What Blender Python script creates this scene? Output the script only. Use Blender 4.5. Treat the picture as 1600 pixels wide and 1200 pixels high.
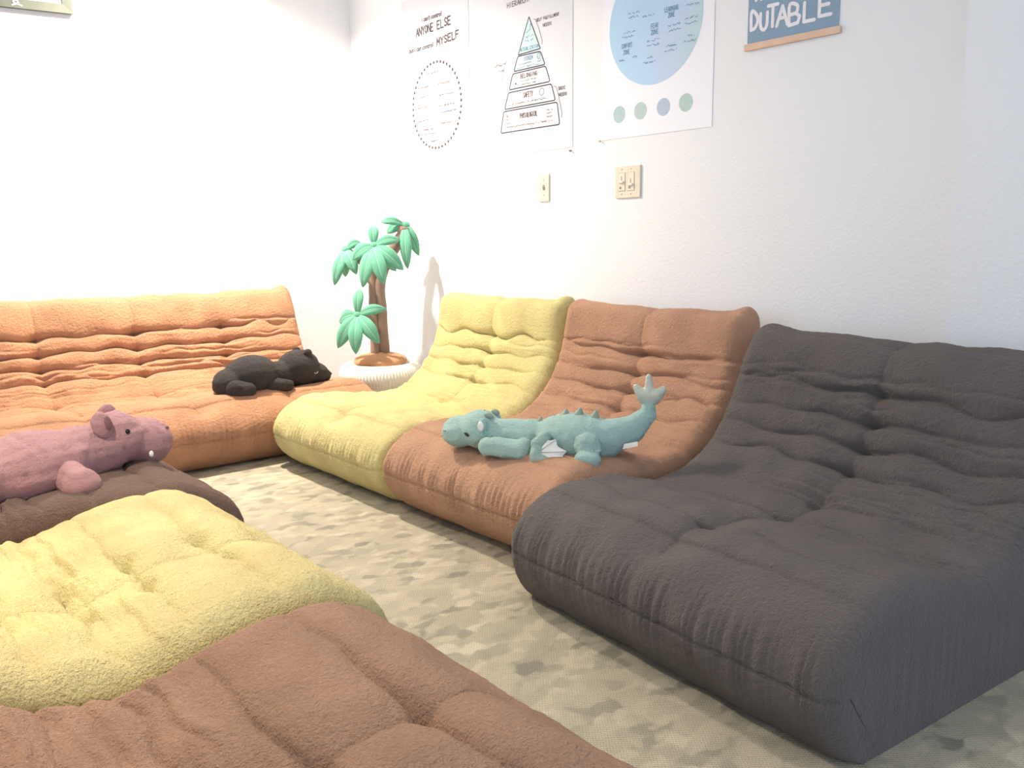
import bpy, bmesh, math, random
import numpy as np
from mathutils import Vector, Matrix

for o in list(bpy.data.objects): bpy.data.objects.remove(o, do_unlink=True)
scene = bpy.context.scene
COL = scene.collection

# ------------------------------------------------------------------ camera
yaw, pitch, roll = [math.radians(a) for a in (40.2, 9.426, -0.531)]
fw = Vector((math.sin(yaw)*math.cos(pitch), math.cos(yaw)*math.cos(pitch), -math.sin(pitch)))
rt = Vector((math.cos(yaw), -math.sin(yaw), 0)); up = rt.cross(fw)
rt, up = math.cos(roll)*rt + math.sin(roll)*up, -math.sin(roll)*rt + math.cos(roll)*up
cd = bpy.data.cameras.new('camera'); cam = bpy.data.objects.new('camera', cd); COL.objects.link(cam)
cd.sensor_fit = 'HORIZONTAL'; cd.sensor_width = 36; cd.lens = 1364.5/1600*36
cd.clip_start = 0.02
m = Matrix((rt, up, -fw)).transposed().to_4x4(); m.translation = Vector((0, 0, 1.0))
cam.matrix_world = m
scene.camera = cam

# ------------------------------------------------------------------ world, light, exposure
world = bpy.data.worlds.new('world'); scene.world = world; world.use_nodes = True
bg = world.node_tree.nodes['Background']
bg.inputs['Color'].default_value = (0.83, 0.97, 1.17, 1); bg.inputs['Strength'].default_value = 1.35
vs = scene.view_settings
vs.view_transform = 'Standard'; vs.look = 'None'; vs.gamma = 1.0; vs.use_curve_mapping = False
vs.exposure = 0.27
LAMP_COLOR = (1.0, 0.87, 0.70)
# recessed ceiling downlight, then an added fill lamp: (x, y, watts, beam degrees, label)
DOWNLIGHTS = [(1.55, 4.33, 83.0, 150, 'round recessed downlight in the ceiling above the long orange sofa'),
              (-0.10, 1.90, 19.0, 100, 'added unseen fill downlight in the ceiling above the near row of chairs')]  # added fill lamp, brightens the near chairs

# ------------------------------------------------------------------ helpers
XB, YA, ZC = 2.85, 4.855, 2.62        # right wall plane, back wall plane, ceiling

def tag(o, label=None, cat=None, group=None, kind=None):
    if label: o['label'] = label
    if cat: o['category'] = cat
    if group: o['group'] = group
    if kind: o['kind'] = kind
    return o

def empty(name, loc=(0, 0, 0), rotz=0.0):
    o = bpy.data.objects.new(name, None); COL.objects.link(o)
    o.location = loc; o.rotation_euler = (0, 0, rotz); o.empty_display_size = 0.05
    return o

def link(name, me, mat, parent=None, loc=None, rot=None):
    o = bpy.data.objects.new(name, me); COL.objects.link(o)
    if mat is not None and not me.materials: me.materials.append(mat)
    if parent: o.parent = parent
    if loc: o.location = loc
    if rot: o.rotation_euler = rot
    return o

def mesh_from(name, V, Fc, smooth=True, normals=None):
    me = bpy.data.meshes.new(name)
    me.from_pydata([tuple(v) for v in V], [], [tuple(f) for f in Fc])
    if smooth: me.polygons.foreach_set('use_smooth', [True]*len(me.polygons))
    me.update()
    return me

def grid_mesh(name, P, N=None, flip=False, closed_u=False):
    """P: (nu,nv,3) points; quads; optional vertex normals"""
    nu, nv = P.shape[:2]
    idx = np.arange(nu*nv).reshape(nu, nv)
    if closed_u: idx = np.vstack([idx, idx[:1]])
    a = idx[:-1, :-1].ravel(); b = idx[1:, :-1].ravel(); c = idx[1:, 1:].ravel(); d = idx[:-1, 1:].ravel()
    q = np.stack([a, d, c, b] if flip else [a, b, c, d], 1).astype(np.int32)
    me = bpy.data.meshes.new(name)
    me.vertices.add(nu*nv); me.vertices.foreach_set('co', P.reshape(-1).astype(np.float32))
    me.loops.add(q.size); me.loops.foreach_set('vertex_index', q.ravel())
    me.polygons.add(len(q)); me.polygons.foreach_set('loop_start', np.arange(0, q.size, 4, dtype=np.int32))
    me.polygons.foreach_set('use_smooth', np.ones(len(q), bool))
    me.update(calc_edges=True); me.validate()
    if N is not None:
        me.normals_split_custom_set_from_vertices(N.reshape(-1, 3).tolist())
    return me

def bm_mesh(name, bm, smooth=False):
    me = bpy.data.meshes.new(name); bm.normal_update(); bm.to_mesh(me); bm.free()
    if smooth: me.polygons.foreach_set('use_smooth', [True]*len(me.polygons))
    return me

def add_box(bm, lo, hi, bevel=0.0):
    c = [(l+h)/2 for l, h in zip(lo, hi)]; s = [abs(h-l) for l, h in zip(lo, hi)]
    r = bmesh.ops.create_cube(bm, size=1, matrix=Matrix.Translation(c) @ Matrix.Diagonal((*s, 1)))
    if bevel > 0:
        es = list({e for v in r['verts'] for e in v.link_edges})
        bmesh.ops.bevel(bm, geom=es, offset=bevel, segments=2, affect='EDGES', profile=0.5)

def box_mesh(name, lo, hi, bevel=0.0):
    bm = bmesh.new(); add_box(bm, lo, hi, bevel); return bm_mesh(name, bm)

def lathe(name, prof, n=64, flute=0.0, nfl=0, frange=None):
    V = []; Fc = []
    for i, (r, z) in enumerate(prof):
        for k in range(n):
            a = 2*math.pi*k/n
            rr = r
            if flute and frange[0] <= i <= frange[1]:
                rr = r - flute*(0.5+0.5*math.cos(nfl*a))
            V.append((rr*math.cos(a), rr*math.sin(a), z))
    for i in range(len(prof)-1):
        for k in range(n):
            k2 = (k+1) % n
            Fc.append((i*n+k, i*n+k2, (i+1)*n+k2, (i+1)*n+k))
    Fc.append(tuple(range(n-1, -1, -1))); Fc.append(tuple((len(prof)-1)*n+k for k in range(n)))
    return mesh_from(name, V, Fc)

def tube(name, pts, radii, n=14, cap=True):
    pts = [Vector(p) for p in pts]; V = []; Fc = []
    if not isinstance(radii, (list, tuple)): radii = [radii]*len(pts)
    ref = Vector((0.123, 0.9, 0.41)).normalized()
    for i, p in enumerate(pts):
        t = (pts[min(i+1, len(pts)-1)] - pts[max(i-1, 0)]).normalized()
        a = (ref - t*ref.dot(t)).normalized(); b = t.cross(a)
        for k in range(n):
            th = 2*math.pi*k/n
            V.append(p + (a*math.cos(th) + b*math.sin(th))*radii[i])
    for i in range(len(pts)-1):
        for k in range(n):
            k2 = (k+1) % n
            Fc.append((i*n+k, i*n+k2, (i+1)*n+k2, (i+1)*n+k))
    if cap:
        Fc.append(tuple(range(n-1, -1, -1))); Fc.append(tuple((len(pts)-1)*n+k for k in range(n)))
    return mesh_from(name, V, Fc)

def curve_pts(ctrl, n=24):
    """Catmull-Rom through control points"""
    P = [Vector(c) for c in ctrl]; P = [P[0]*2-P[1]] + P + [P[-1]*2-P[-2]]
    out = []
    segs = len(P)-3
    for i in range(n):
        u = i/(n-1)*segs; k = min(int(u), segs-1); t = u-k
        a, b, c, d = P[k:k+4]
        out.append(0.5*((2*b)+(c-a)*t+(2*a-5*b+4*c-d)*t*t+(3*b-a-3*c+d)*t**3))
    return out

# ------------------------------------------------------------------ materials
MATS = {}
def nodes_of(name):
    m = bpy.data.materials.new(name); m.use_nodes = True
    nt = m.node_tree; return m, nt, nt.nodes['Principled BSDF']

def N_(nt, t, **kw):
    n = nt.nodes.new(t)
    for k, v in kw.items():
        if k in n.inputs.keys(): n.inputs[k].default_value = v
        else: setattr(n, k, v)
    return n

def ramp(nt, stops):
    r = nt.nodes.new('ShaderNodeValToRGB'); e = r.color_ramp.elements
    while len(e) < len(stops): e.new(0.5)
    for el, (p, c) in zip(e, stops): el.position = p; el.color = (*c, 1)
    return r

def lin(r, g, b):
    f = lambda c: (c/255/12.92) if c/255 <= 0.04045 else ((c/255+0.055)/1.055)**2.4
    return (f(r), f(g), f(b))

def plush(name, col, pile=260.0, bump=1.0, dist=0.010, vary=0.24, sheen=0.3, lump=110.0):
    m, nt, b = nodes_of(name); L = nt.links
    tc = N_(nt, 'ShaderNodeTexCoord')
    n1 = N_(nt, 'ShaderNodeTexNoise', Scale=pile, Detail=3.0, Roughness=0.65)
    n2 = N_(nt, 'ShaderNodeTexNoise', Scale=lump, Detail=3.0, Roughness=0.6)
    n3 = N_(nt, 'ShaderNodeTexNoise', Scale=7.0, Detail=2.0)
    for n in (n1, n2, n3): L.new(tc.outputs['Object'], n.inputs['Vector'])
    mixh = N_(nt, 'ShaderNodeMath', operation='MULTIPLY_ADD'); mixh.inputs[1].default_value = 1.3
    L.new(n2.outputs['Fac'], mixh.inputs[0]); L.new(n1.outputs['Fac'], mixh.inputs[2])
    bp = N_(nt, 'ShaderNodeBump', Strength=bump, Distance=dist)
    L.new(mixh.outputs[0], bp.inputs['Height']); L.new(bp.outputs['Normal'], b.inputs['Normal'])
    lo = [c*(1-vary) for c in col]; hi = [min(1, c*(1+vary)) for c in col]
    rp = ramp(nt, [(0.30, lo), (0.70, hi)])
    mx = N_(nt, 'ShaderNodeMath', operation='MULTIPLY_ADD'); mx.inputs[1].default_value = 0.5
    m2 = N_(nt, 'ShaderNodeMath', operation='MULTIPLY'); m2.inputs[1].default_value = 0.5
    L.new(n3.outputs['Fac'], m2.inputs[0]); L.new(n1.outputs['Fac'], mx.inputs[0]); L.new(m2.outputs[0], mx.inputs[2])
    L.new(mx.outputs[0], rp.inputs['Fac']); L.new(rp.outputs['Color'], b.inputs['Base Color'])
    b.inputs['Roughness'].default_value = 0.95
    b.inputs['Specular IOR Level'].default_value = 0.15
    b.inputs['Sheen Weight'].default_value = sheen; b.inputs['Sheen Roughness'].default_value = 0.5
    b.inputs['Sheen Tint'].default_value = (*[min(1, 0.5*c+0.5) for c in col], 1)
    MATS[name] = m; return m

def plain(name, col, rough=0.6, spec=0.4, nscale=60.0, vary=0.04, bump=0.0, dist=0.001, metal=0.0):
    m, nt, b = nodes_of(name); L = nt.links
    tc = N_(nt, 'ShaderNodeTexCoord'); n = N_(nt, 'ShaderNodeTexNoise', Scale=nscale, Detail=3.0)
    L.new(tc.outputs['Object'], n.inputs['Vector'])
    rp = ramp(nt, [(0.3, [c*(1-vary) for c in col]), (0.7, [min(1, c*(1+vary)) for c in col])])
    L.new(n.outputs['Fac'], rp.inputs['Fac']); L.new(rp.outputs['Color'], b.inputs['Base Color'])
    b.inputs['Roughness'].default_value = rough; b.inputs['Specular IOR Level'].default_value = spec
    b.inputs['Metallic'].default_value = metal
    if bump:
        bp = N_(nt, 'ShaderNodeBump', Strength=bump, Distance=dist)
        L.new(n.outputs['Fac'], bp.inputs['Height']); L.new(bp.outputs['Normal'], b.inputs['Normal'])
    MATS[name] = m; return m

def wall_mat(name, col):
    m, nt, b = nodes_of(name); L = nt.links
    tc = N_(nt, 'ShaderNodeTexCoord')
    n = N_(nt, 'ShaderNodeTexNoise', Scale=95.0, Detail=2.0, Roughness=0.5)
    n2 = N_(nt, 'ShaderNodeTexNoise', Scale=2.0, Detail=2.0)
    L.new(tc.outputs['Object'], n.inputs['Vector']); L.new(tc.outputs['Object'], n2.inputs['Vector'])
    rp = ramp(nt, [(0.35, [c*0.985 for c in col]), (0.65, col)])
    L.new(n2.outputs['Fac'], rp.inputs['Fac']); L.new(rp.outputs['Color'], b.inputs['Base Color'])
    bp = N_(nt, 'ShaderNodeBump', Strength=0.35, Distance=0.0035)
    L.new(n.outputs['Fac'], bp.inputs['Height']); L.new(bp.outputs['Normal'], b.inputs['Normal'])
    b.inputs['Roughness'].default_value = 0.75; b.inputs['Specular IOR Level'].default_value = 0.25
    return m

def carpet_mat():
    m, nt, b = nodes_of('carpet'); L = nt.links
    tc = N_(nt, 'ShaderNodeTexCoord')
    nd = N_(nt, 'ShaderNodeTexNoise', Scale=18.0, Detail=2.0)
    L.new(tc.outputs['Object'], nd.inputs['Vector'])
    mixv = N_(nt, 'ShaderNodeMix', data_type='VECTOR'); mixv.inputs[0].default_value = 0.06
    L.new(tc.outputs['Object'], mixv.inputs[4]); L.new(nd.outputs['Color'], mixv.inputs[5])
    mp = N_(nt, 'ShaderNodeMapping'); mp.inputs['Scale'].default_value = (0.8, 1.25, 1.0); mp.inputs['Rotation'].default_value = (0, 0, 0.3)
    L.new(mixv.outputs[1], mp.inputs['Vector'])
    vo = N_(nt, 'ShaderNodeTexVoronoi', Scale=24.0); vo.feature = 'SMOOTH_F1'; vo.inputs['Smoothness'].default_value = 0.5
    L.new(mp.outputs['Vector'], vo.inputs['Vector'])
    sep = N_(nt, 'ShaderNodeSeparateColor'); L.new(vo.outputs['Color'], sep.inputs['Color'])
    big = N_(nt, 'ShaderNodeTexNoise', Scale=6.0, Detail=2.0); L.new(tc.outputs['Object'], big.inputs['Vector'])
    mad = N_(nt, 'ShaderNodeMath', operation='MULTIPLY_ADD'); mad.inputs[1].default_value = 0.55
    m2 = N_(nt, 'ShaderNodeMath', operation='MULTIPLY'); m2.inputs[1].default_value = 0.45
    L.new(big.outputs['Fac'], m2.inputs[0]); L.new(sep.outputs['Red'], mad.inputs[0]); L.new(m2.outputs[0], mad.inputs[2])
    A = ramp(nt, [(0.18, lin(140, 137, 124)), (0.38, lin(172, 166, 149)), (0.60, lin(184, 176, 157)), (0.88, lin(204, 196, 178))])
    L.new(mad.outputs[0], A.inputs['Fac'])
    # fine loop weave
    wv = N_(nt, 'ShaderNodeTexWave', Scale=66.0, Distortion=1.5); wv.bands_direction = 'DIAGONAL'
    wv2 = N_(nt, 'ShaderNodeTexWave', Scale=72.0, Distortion=1.5); wv2.bands_direction = 'X'
    fz = N_(nt, 'ShaderNodeTexNoise', Scale=320.0, Detail=2.0)
    for n in (wv, wv2, fz): L.new(tc.outputs['Object'], n.inputs['Vector'])
    w = N_(nt, 'ShaderNodeMath', operation='MULTIPLY'); L.new(wv.outputs['Fac'], w.inputs[0]); L.new(wv2.outputs['Fac'], w.inputs[1])
    w2 = N_(nt, 'ShaderNodeMath', operation='ADD'); L.new(w.outputs[0], w2.inputs[0]); L.new(fz.outputs['Fac'], w2.inputs[1])
    mr = N_(nt, 'ShaderNodeMapRange'); mr.inputs['From Min'].default_value = 0.3; mr.inputs['From Max'].default_value = 1.2
    mr.inputs['To Min'].default_value = 0.62; mr.inputs['To Max'].default_value = 1.32
    L.new(w2.outputs[0], mr.inputs['Value'])
    mul = N_(nt, 'ShaderNodeVectorMath', operation='SCALE'); L.new(A.outputs['Color'], mul.inputs[0]); L.new(mr.outputs['Result'], mul.inputs['Scale'])
    L.new(mul.outputs['Vector'], b.inputs['Base Color'])
    bp = N_(nt, 'ShaderNodeBump', Strength=0.5, Distance=0.003); L.new(w2.outputs[0], bp.inputs['Height']); L.new(bp.outputs['Normal'], b.inputs['Normal'])
    b.inputs['Roughness'].default_value = 0.95; b.inputs['Specular IOR Level'].default_value = 0.1
    return m

M_wall = wall_mat('wall_paint', lin(236, 238, 242))
M_ceil = wall_mat('ceiling_paint', lin(240, 240, 238))
M_carpet = carpet_mat()
M_sofa = plush('burnt_orange_sherpa', lin(212, 156, 120), lump=90)
M_orange = plush('copper_sherpa', lin(212, 164, 134))
M_yellow = plush('yellow_sherpa', lin(255, 228, 160))
M_yellow2 = plush('pale_yellow_sherpa', lin(255, 226, 162))
M_tan = plush('tan_sherpa', lin(176, 138, 114))
M_dark = plush('dark_brown_sherpa', lin(110, 103, 102), vary=0.14)
M_cocoa = plush('cocoa_sherpa', lin(122, 96, 84), vary=0.1)
M_hippo = plush('pink_plush', lin(214, 160, 166), pile=320, lump=90, vary=0.08, sheen=0.5)
M_hippo_d = plush('deep_pink_plush', lin(206, 150, 156), pile=320, lump=90, vary=0.08)
M_black = plush('black_plush', lin(72, 68, 68), pile=320, lump=90, vary=0.06, sheen=0.12)
M_aqua = plush('aqua_plush', lin(190, 230, 224), pile=300, lump=110, vary=0.10, sheen=0.5)
M_spike = plain('sage_satin', lin(140, 158, 148), rough=0.5)
M_fin = plain('silver_satin', lin(190, 196, 182), rough=0.35, spec=0.6, bump=0.3, nscale=90)
M_wing = plain('white_satin', lin(226, 230, 230), rough=0.5)
M_eye = plain('black_glossy', lin(25, 22, 22), rough=0.12, spec=0.6)
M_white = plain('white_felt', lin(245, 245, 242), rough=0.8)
M_leaf = plush('green_plush', lin(108, 174, 148), pile=400, lump=120, vary=0.08, bump=0.25, dist=0.002)
M_rib = plush('pale_green_plush', lin(168, 214, 192), pile=400, lump=120, vary=0.05, bump=0.2, dist=0.002)
M_trunk = plush('brown_plush', lin(152, 128, 116), pile=300, lump=90, vary=0.1, bump=0.3, dist=0.003)
M_soil = plush('tan_plush', lin(190, 142, 104), pile=400, lump=90, vary=0.1, bump=0.3, dist=0.003)
M_pot = plain('white_ceramic', lin(244, 240, 236), rough=0.35, spec=0.5, vary=0.01)
M_paper = plain('poster_paper', lin(216, 220, 230), rough=0.6, vary=0.01)
M_paper2 = plain('bright_poster_paper', lin(238, 240, 250), rough=0.6, vary=0.01)
M_ink = plain('grey_ink', lin(92, 82, 86), rough=0.8, vary=0.06)
M_ink_l = plain('faded_ink', lin(104, 80, 74), rough=0.8, vary=0.06)
M_ink_d = plain('dark_ink', lin(66, 64, 74), rough=0.8, vary=0.06)
M_blue1 = plain('pale_aqua_ink', lin(196, 224, 230), rough=0.7, vary=0.02)
M_blue2 = plain('pale_blue_ink', lin(200, 214, 226), rough=0.7, vary=0.02)
M_teal = plain('teal_grey_ink', lin(176, 200, 206), rough=0.7, vary=0.03)
M_sage = plain('sage_ink', lin(180, 204, 202), rough=0.7, vary=0.03)
M_peri = plain('periwinkle_ink', lin(176, 194, 216), rough=0.7, vary=0.03)
M_inkblue = plain('blue_text_ink', lin(128, 162, 188), rough=0.8, vary=0.05)
M_banner = plain('slate_blue_canvas', lin(138, 164, 188), rough=0.8, vary=0.05, nscale=140, bump=0.2)
M_brush = plain('white_brush_paint', lin(236, 234, 240), rough=0.7, vary=0.04)
M_wood = plain('pale_wood', lin(222, 190, 166), rough=0.5, vary=0.06, nscale=25)
M_ivory = plain('ivory_plastic', lin(226, 216, 199), rough=0.35, vary=0.01)
M_ivory2 = plain('light_ivory_plastic', lin(226, 219, 205), rough=0.35, vary=0.01)
M_groove = plain('warm_grey_plastic', lin(150, 138, 124), rough=0.6)  # darker plastic for switch slots, bezels, rockers and screws
M_frame = plain('silver_grey_frame', lin(86, 91, 86), rough=0.75, spec=0.15, vary=0.06, nscale=30)
M_mat = plain('picture_mat_board', lin(232, 236, 214), rough=0.7)
M_pin = plain('grey_pin', lin(120, 124, 116), rough=0.4)
M_trim = plain('lamp_trim', lin(236, 236, 234), rough=0.4)

# big chart circle: printed blend of pale blue to sage (a print, flat colour only)
def circle_print():
    m, nt, b = nodes_of('blue_circle_print'); L = nt.links
    tc = N_(nt, 'ShaderNodeTexCoord'); n = N_(nt, 'ShaderNodeTexNoise', Scale=3.5, Detail=1.0)
    sx = N_(nt, 'ShaderNodeSeparateXYZ'); L.new(tc.outputs['Object'], n.inputs['Vector']); L.new(tc.outputs['Object'], sx.inputs[0])
    a = N_(nt, 'ShaderNodeMath', operation='MULTIPLY_ADD'); a.inputs[1].default_value = 1.5; a.inputs[2].default_value = 0.1
    L.new(sx.outputs['X'], a.inputs[0])
    s = N_(nt, 'ShaderNodeMath', operation='MULTIPLY_ADD'); s.inputs[1].default_value = 0.7
    L.new(n.outputs['Fac'], s.inputs[0]); L.new(a.outputs[0], s.inputs[2])
    r = ramp(nt, [(0.15, lin(176, 212, 240)), (0.45, lin(180, 212, 242)), (0.62, lin(190, 208, 238)), (0.85, lin(186, 212, 220))])
    L.new(s.outputs[0], r.inputs['Fac']); L.new(r.outputs['Color'], b.inputs['Base Color']); b.inputs['Roughness'].default_value = 0.7
    return m
M_circle = circle_print()

# ------------------------------------------------------------------ room shell
def structure(name, lo, hi, mat):
    return tag(link(name, box_mesh(name, lo, hi), mat), kind='structure')
structure('floor', (-3.5, -3.0, -0.06), (XB+0.15, YA+0.15, 0), M_carpet)
structure('wall_back', (-3.5, YA, 0), (XB+0.15, YA+0.15, ZC), M_wall)
structure('wall_right', (XB, -3.0, 0), (XB+0.15, YA, ZC), M_wall)
structure('wall_right_projection', (XB-0.12, -3.0, 0), (XB, 1.175, ZC), M_wall)
structure('ceiling', (-3.5, -3.0, ZC), (XB+0.15, YA+0.15, ZC+0.1), M_ceil)

# recessed ceiling downlight that lights the corner, and the added fill lamp
me_ = nodes_of('lamp_lens'); me_[2].inputs['Emission Color'].default_value = (*LAMP_COLOR, 1); me_[2].inputs['Emission Strength'].default_value = 12.0
for lx, ly, watts, beam, lab in DOWNLIGHTS:
    cl = empty('ceiling_light', (lx, ly, ZC)); tag(cl, lab, 'light', 'recessed downlights')
    link('trim_ring', lathe('trim_ring', [(0.075, -0.002), (0.10, -0.004), (0.105, -0.010), (0.10, -0.014), (0.072, -0.010)], 48), M_trim, cl)
    link('lens', lathe('lens', [(0.07, -0.006), (0.06, -0.012), (0.03, -0.014)], 32), me_[0], cl)
    ld = bpy.data.lights.new('downlight_beam', 'AREA'); ld.shape = 'DISK'; ld.size = 0.13; ld.energy = watts; ld.color = LAMP_COLOR; ld.spread = math.radians(beam)
    lo_ = bpy.data.objects.new('downlight_beam', ld); COL.objects.link(lo_); lo_.parent = cl; lo_.location = (0, 0, -0.022)

# ------------------------------------------------------------------ tufted floor sofas
REAR = [(0.22, 0.0), (0.14, 0.10), (0.07, 0.30), (0.02, 0.52), (0.00, 0.66), (0.02, 0.72), (0.07, 0.738), (0.125, 0.715)]
UPRIGHT = [(0.145, 0.63), (0.17, 0.53), (0.215, 0.44), (0.275, 0.365), (0.345, 0.305), (0.43, 0.274), (0.54, 0.270)]
RECLINED = [(0.175, 0.63), (0.215, 0.52), (0.27, 0.41), (0.34, 0.325), (0.43, 0.275), (0.53, 0.255), (0.62, 0.262)]
FRONT = [(0.68, 0.284), (0.78, 0.296), (0.87, 0.303), (0.95, 0.293), (1.02, 0.258), (1.065, 0.208), (1.08, 0.15), (1.066, 0.08), (1.025, 0.02), (0.985, 0.0)]

def noise1(seed, scale):
    rg = np.random.RandomState(seed)
    fr = rg.uniform(0.5, 2.5, 6)/scale; ph = rg.uniform(0, 6.28, 6); am = rg.uniform(0.4, 1, 6); am /= am.sum()
    return lambda x: sum(a*np.sin(2*np.pi*f*x+p) for a, f, p in zip(am, fr, ph))*1.6

def noise2(seed, scale):
    rg = np.random.RandomState(seed)
    th = rg.uniform(0, 6.28, 10); fr = rg.uniform(0.5, 1.8, 10)/scale; ph = rg.uniform(0, 6.28, 10)
    return lambda x, y: sum(np.sin(2*np.pi*f*(x*np.cos(t)+y*np.sin(t))+p) for f, t, p in zip(fr, th, ph))/10*2.0

BUTTON = None
def tufted_sofa(name, label, cat, group, mat, loc, rotz, W, cols, seed, D=1.08, zback=0.73, zseat=1.0,
                back_rows=(0.56, 0.485, 0.42, 0.36), seat_rows=(0.43, 0.55, 0.67, 0.84), fold=1.0, seat_fold=0.7, ears=(1, 1), pairs=0.0, extra=26, lean=0.3, fill=0.0, under=0.04):
    global BUTTON
    rg = np.random.RandomState(seed)
    root = empty(name, loc, rotz); tag(root, label, cat, group)
    # ---- profile resampled by arc length
    pr = np.array(REAR + [tuple(np.array(a)*(1-lean)+np.array(b)*lean) for a, b in zip(UPRIGHT, RECLINED)] + FRONT); pr[-1, 0] -= under; pr[-2, 0] -= under*0.8; pr[-3, 0] -= under*0.25; pr[:, 0] *= D/1.08
    zz = pr[:, 1].copy()
    k = np.clip((pr[:, 0]-0.18)/0.2, 0, 1)*(np.arange(len(pr)) > 6)
    zz = zz*((1-k)*zback/0.738 + k*zseat); pr[:, 1] = zz + fill*np.exp(-((pr[:, 0]-0.52)/0.22)**2)*(np.arange(len(pr)) > 8)
    fine = np.array([[v.x, v.y] for v in curve_pts([(a, b, 0) for a, b in pr], 1200)])
    fine[:, 1] = np.maximum(fine[:, 1], 0.0)
    s = np.concatenate([[0], np.cumsum(np.hypot(*np.diff(fine, axis=0).T))])
    crown_i = int(np.argmax(fine[:, 1])); s_crown = s[crown_i]
    nt_rear, nt_main = 26, 420
    T = np.concatenate([np.linspace(0, s_crown-0.10, nt_rear, endpoint=False), np.linspace(s_crown-0.10, s[-1], nt_main)])
    d = np.interp(T, s, fine[:, 0]); z = np.interp(T, s, fine[:, 1])
    td = np.gradient(d, T); tz = np.gradient(z, T); L = np.hypot(td, tz); td /= L; tz /= L
    nd, nz = -tz, td                       # outward normal (path runs rear-bottom -> crown -> front-bottom)
    # smooth the normals a little so the hollow does not fold over itself
    kk = np.ones(9)/9; nd = np.convolve(np.pad(nd, 4, 'edge'), kk, 'valid'); nz = np.convolve(np.pad(nz, 4, 'edge'), kk, 'valid')
    ln = np.hypot(nd, nz); nd /= ln; nz /= ln
    after = np.arange(len(T)) > np.argmax(z)
    def t_back(zv):
        c = np.where(after & (d < 0.5*D))[0]; return T[c[np.argmin(np.abs(z[c]-zv))]]
    def t_seat(dv):
        c = np.where(after & (z < 0.45))[0]; return T[c[np.argmin(np.abs(d[c]-dv*D/1.08) + 10*np.maximum(0, 0.2-z[c]))]]
    # ---- width samples with rounded edges
    r = 0.055; ne = 9
    nx = int((W-2*r)/0.0046)
    ph = np.linspace(0, np.pi/2, ne+1)
    xs = np.concatenate([-(W/2-r+r*np.sin(ph[:0:-1])), np.linspace(-(W/2-r), W/2-r, nx), W/2-r+r*np.sin(ph[1:])])
    inset = np.concatenate([r*(1-np.cos(ph[:0:-1])), np.zeros(nx), r*(1-np.cos(ph[1:]))])
    X, TT = np.meshgrid(xs, T, indexing='ij')
    inner = np.clip((W/2-np.abs(X))/0.06, 0, 1)
    H = -np.repeat(inset[:, None], len(T), 1)
    # ---- tuft rows
    rows = [(t_back(v), 'b', i) for i, v in enumerate(back_rows)] + [(t_seat(v), 's', i) for i, v in enumerate(seat_rows)]
    rows.sort()
    dc = np.min(np.abs(X[..., None]-np.array(cols)), -1) if len(cols) else np.full(X.shape, 9.0)
    t_top = s_crown + 0.05; t_fr = t_seat(0.95)
    bounds = [t_top] + [q[0] for q in rows] + [t_fr]
    waves = []
    for i, (t0, kind, _) in enumerate(rows):
        w = noise1(seed*31+i, 0.5)
        waves.append((0.006 + 0.012*np.clip(dc/0.3, 0, 1))*w(X))
    # pillow between consecutive rows
    lines = [np.full(X.shape, t_top)] + [q[0]+w for q, w in zip(rows, waves)] + [np.full(X.shape, t_fr)]
    for a, b in zip(lines[:-1], lines[1:]):
        f = np.clip((TT-a)/np.maximum(b-a, 1e-4), 0, 1)
        H += np.minimum(0.020, 0.16*np.median(b-a))*(4*f*(1-f))**0.5*(0.55+0.45*np.exp(-(dc/0.35)**2))*inner*0.9
    for i, ((t0, kind, _), w) in enumerate(zip(rows, waves)):
        amp = (0.015 if kind == 'b' else 0.010*seat_fold)*fold*(0.75+0.5*rg.rand())
        reach = rg.uniform(0.16, 0.32) if kind == 'b' else rg.uniform(0.08, 0.16)
        mod = 0.25 + 0.75*np.exp(-(dc/reach)**2)
        mod = np.clip(mod*(1+0.5*noise1(seed*7+i, 0.35)(X)), 0, 1.4)
        dist = TT-t0-w
        H -= amp*mod*(0.30+0.70*inner)*(1/(1+(dist/0.0045)**2)*0.95+0.25*np.exp(-(dist/0.02)**2))
        for c in cols:
            for off in ((-pairs, pairs) if (pairs and kind == 's') else (0,)):
                H -= 0.020*fold*np.exp(-((X-c-off)/0.028)**2-((TT-t0-w)/0.018)**2)
    # ---- column seams (channels along the depth)
    colwin = np.clip((TT-(s_crown-0.05))/0.06, 0, 1)*np.clip((t_fr+0.10-TT)/0.05, 0, 1)
    H -= colwin*(0.008*np.exp(-np.abs(dc)/0.008)+0.013*np.exp(-(dc/0.06)**2))
    # ---- loose gathers in the hollow
    ta, tb = t_back(0.60), t_seat(0.62)
    for j in range(int(extra*W/0.95)):
        t0 = ta+(tb-ta)*rg.rand()**0.9; xc = rg.uniform(-W/2, W/2); hl = rg.uniform(0.10, 0.34)
        wv = noise1(seed*101+j, 0.3); sl = rg.uniform(-0.06, 0.06)
        dist = TT-t0-0.008*wv(X)-sl*(X-xc)
        win = np.exp(-((X-xc)/hl)**4)
        A = rg.uniform(0.003, 0.0085)*fold; wd = rg.uniform(0.0035, 0.006)
        H -= A*win*(1/(1+(dist/wd)**2)) - A*0.6*win*np.exp(-((dist-0.016)/0.011)**2)
    # ---- front: seam and vertical gathers
    t_seam = T[np.argmin(np.abs(z-0.145*zseat)+10*(T < t_fr))]
    gx = noise1(seed+5, 0.16); gm = noise1(seed+6, 0.25)
    gath = np.sin(2*np.pi*(X/0.026)+3.5*gx(X)+8*(TT-t_seam)*gm(X*1.7))
    H += 0.0046*(0.7+0.5*np.clip(gm(X), -0.8, 1))*gath*np.exp(-((TT-t_seam+0.02)/0.085)**2)*(TT > t_fr-0.02)
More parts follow.
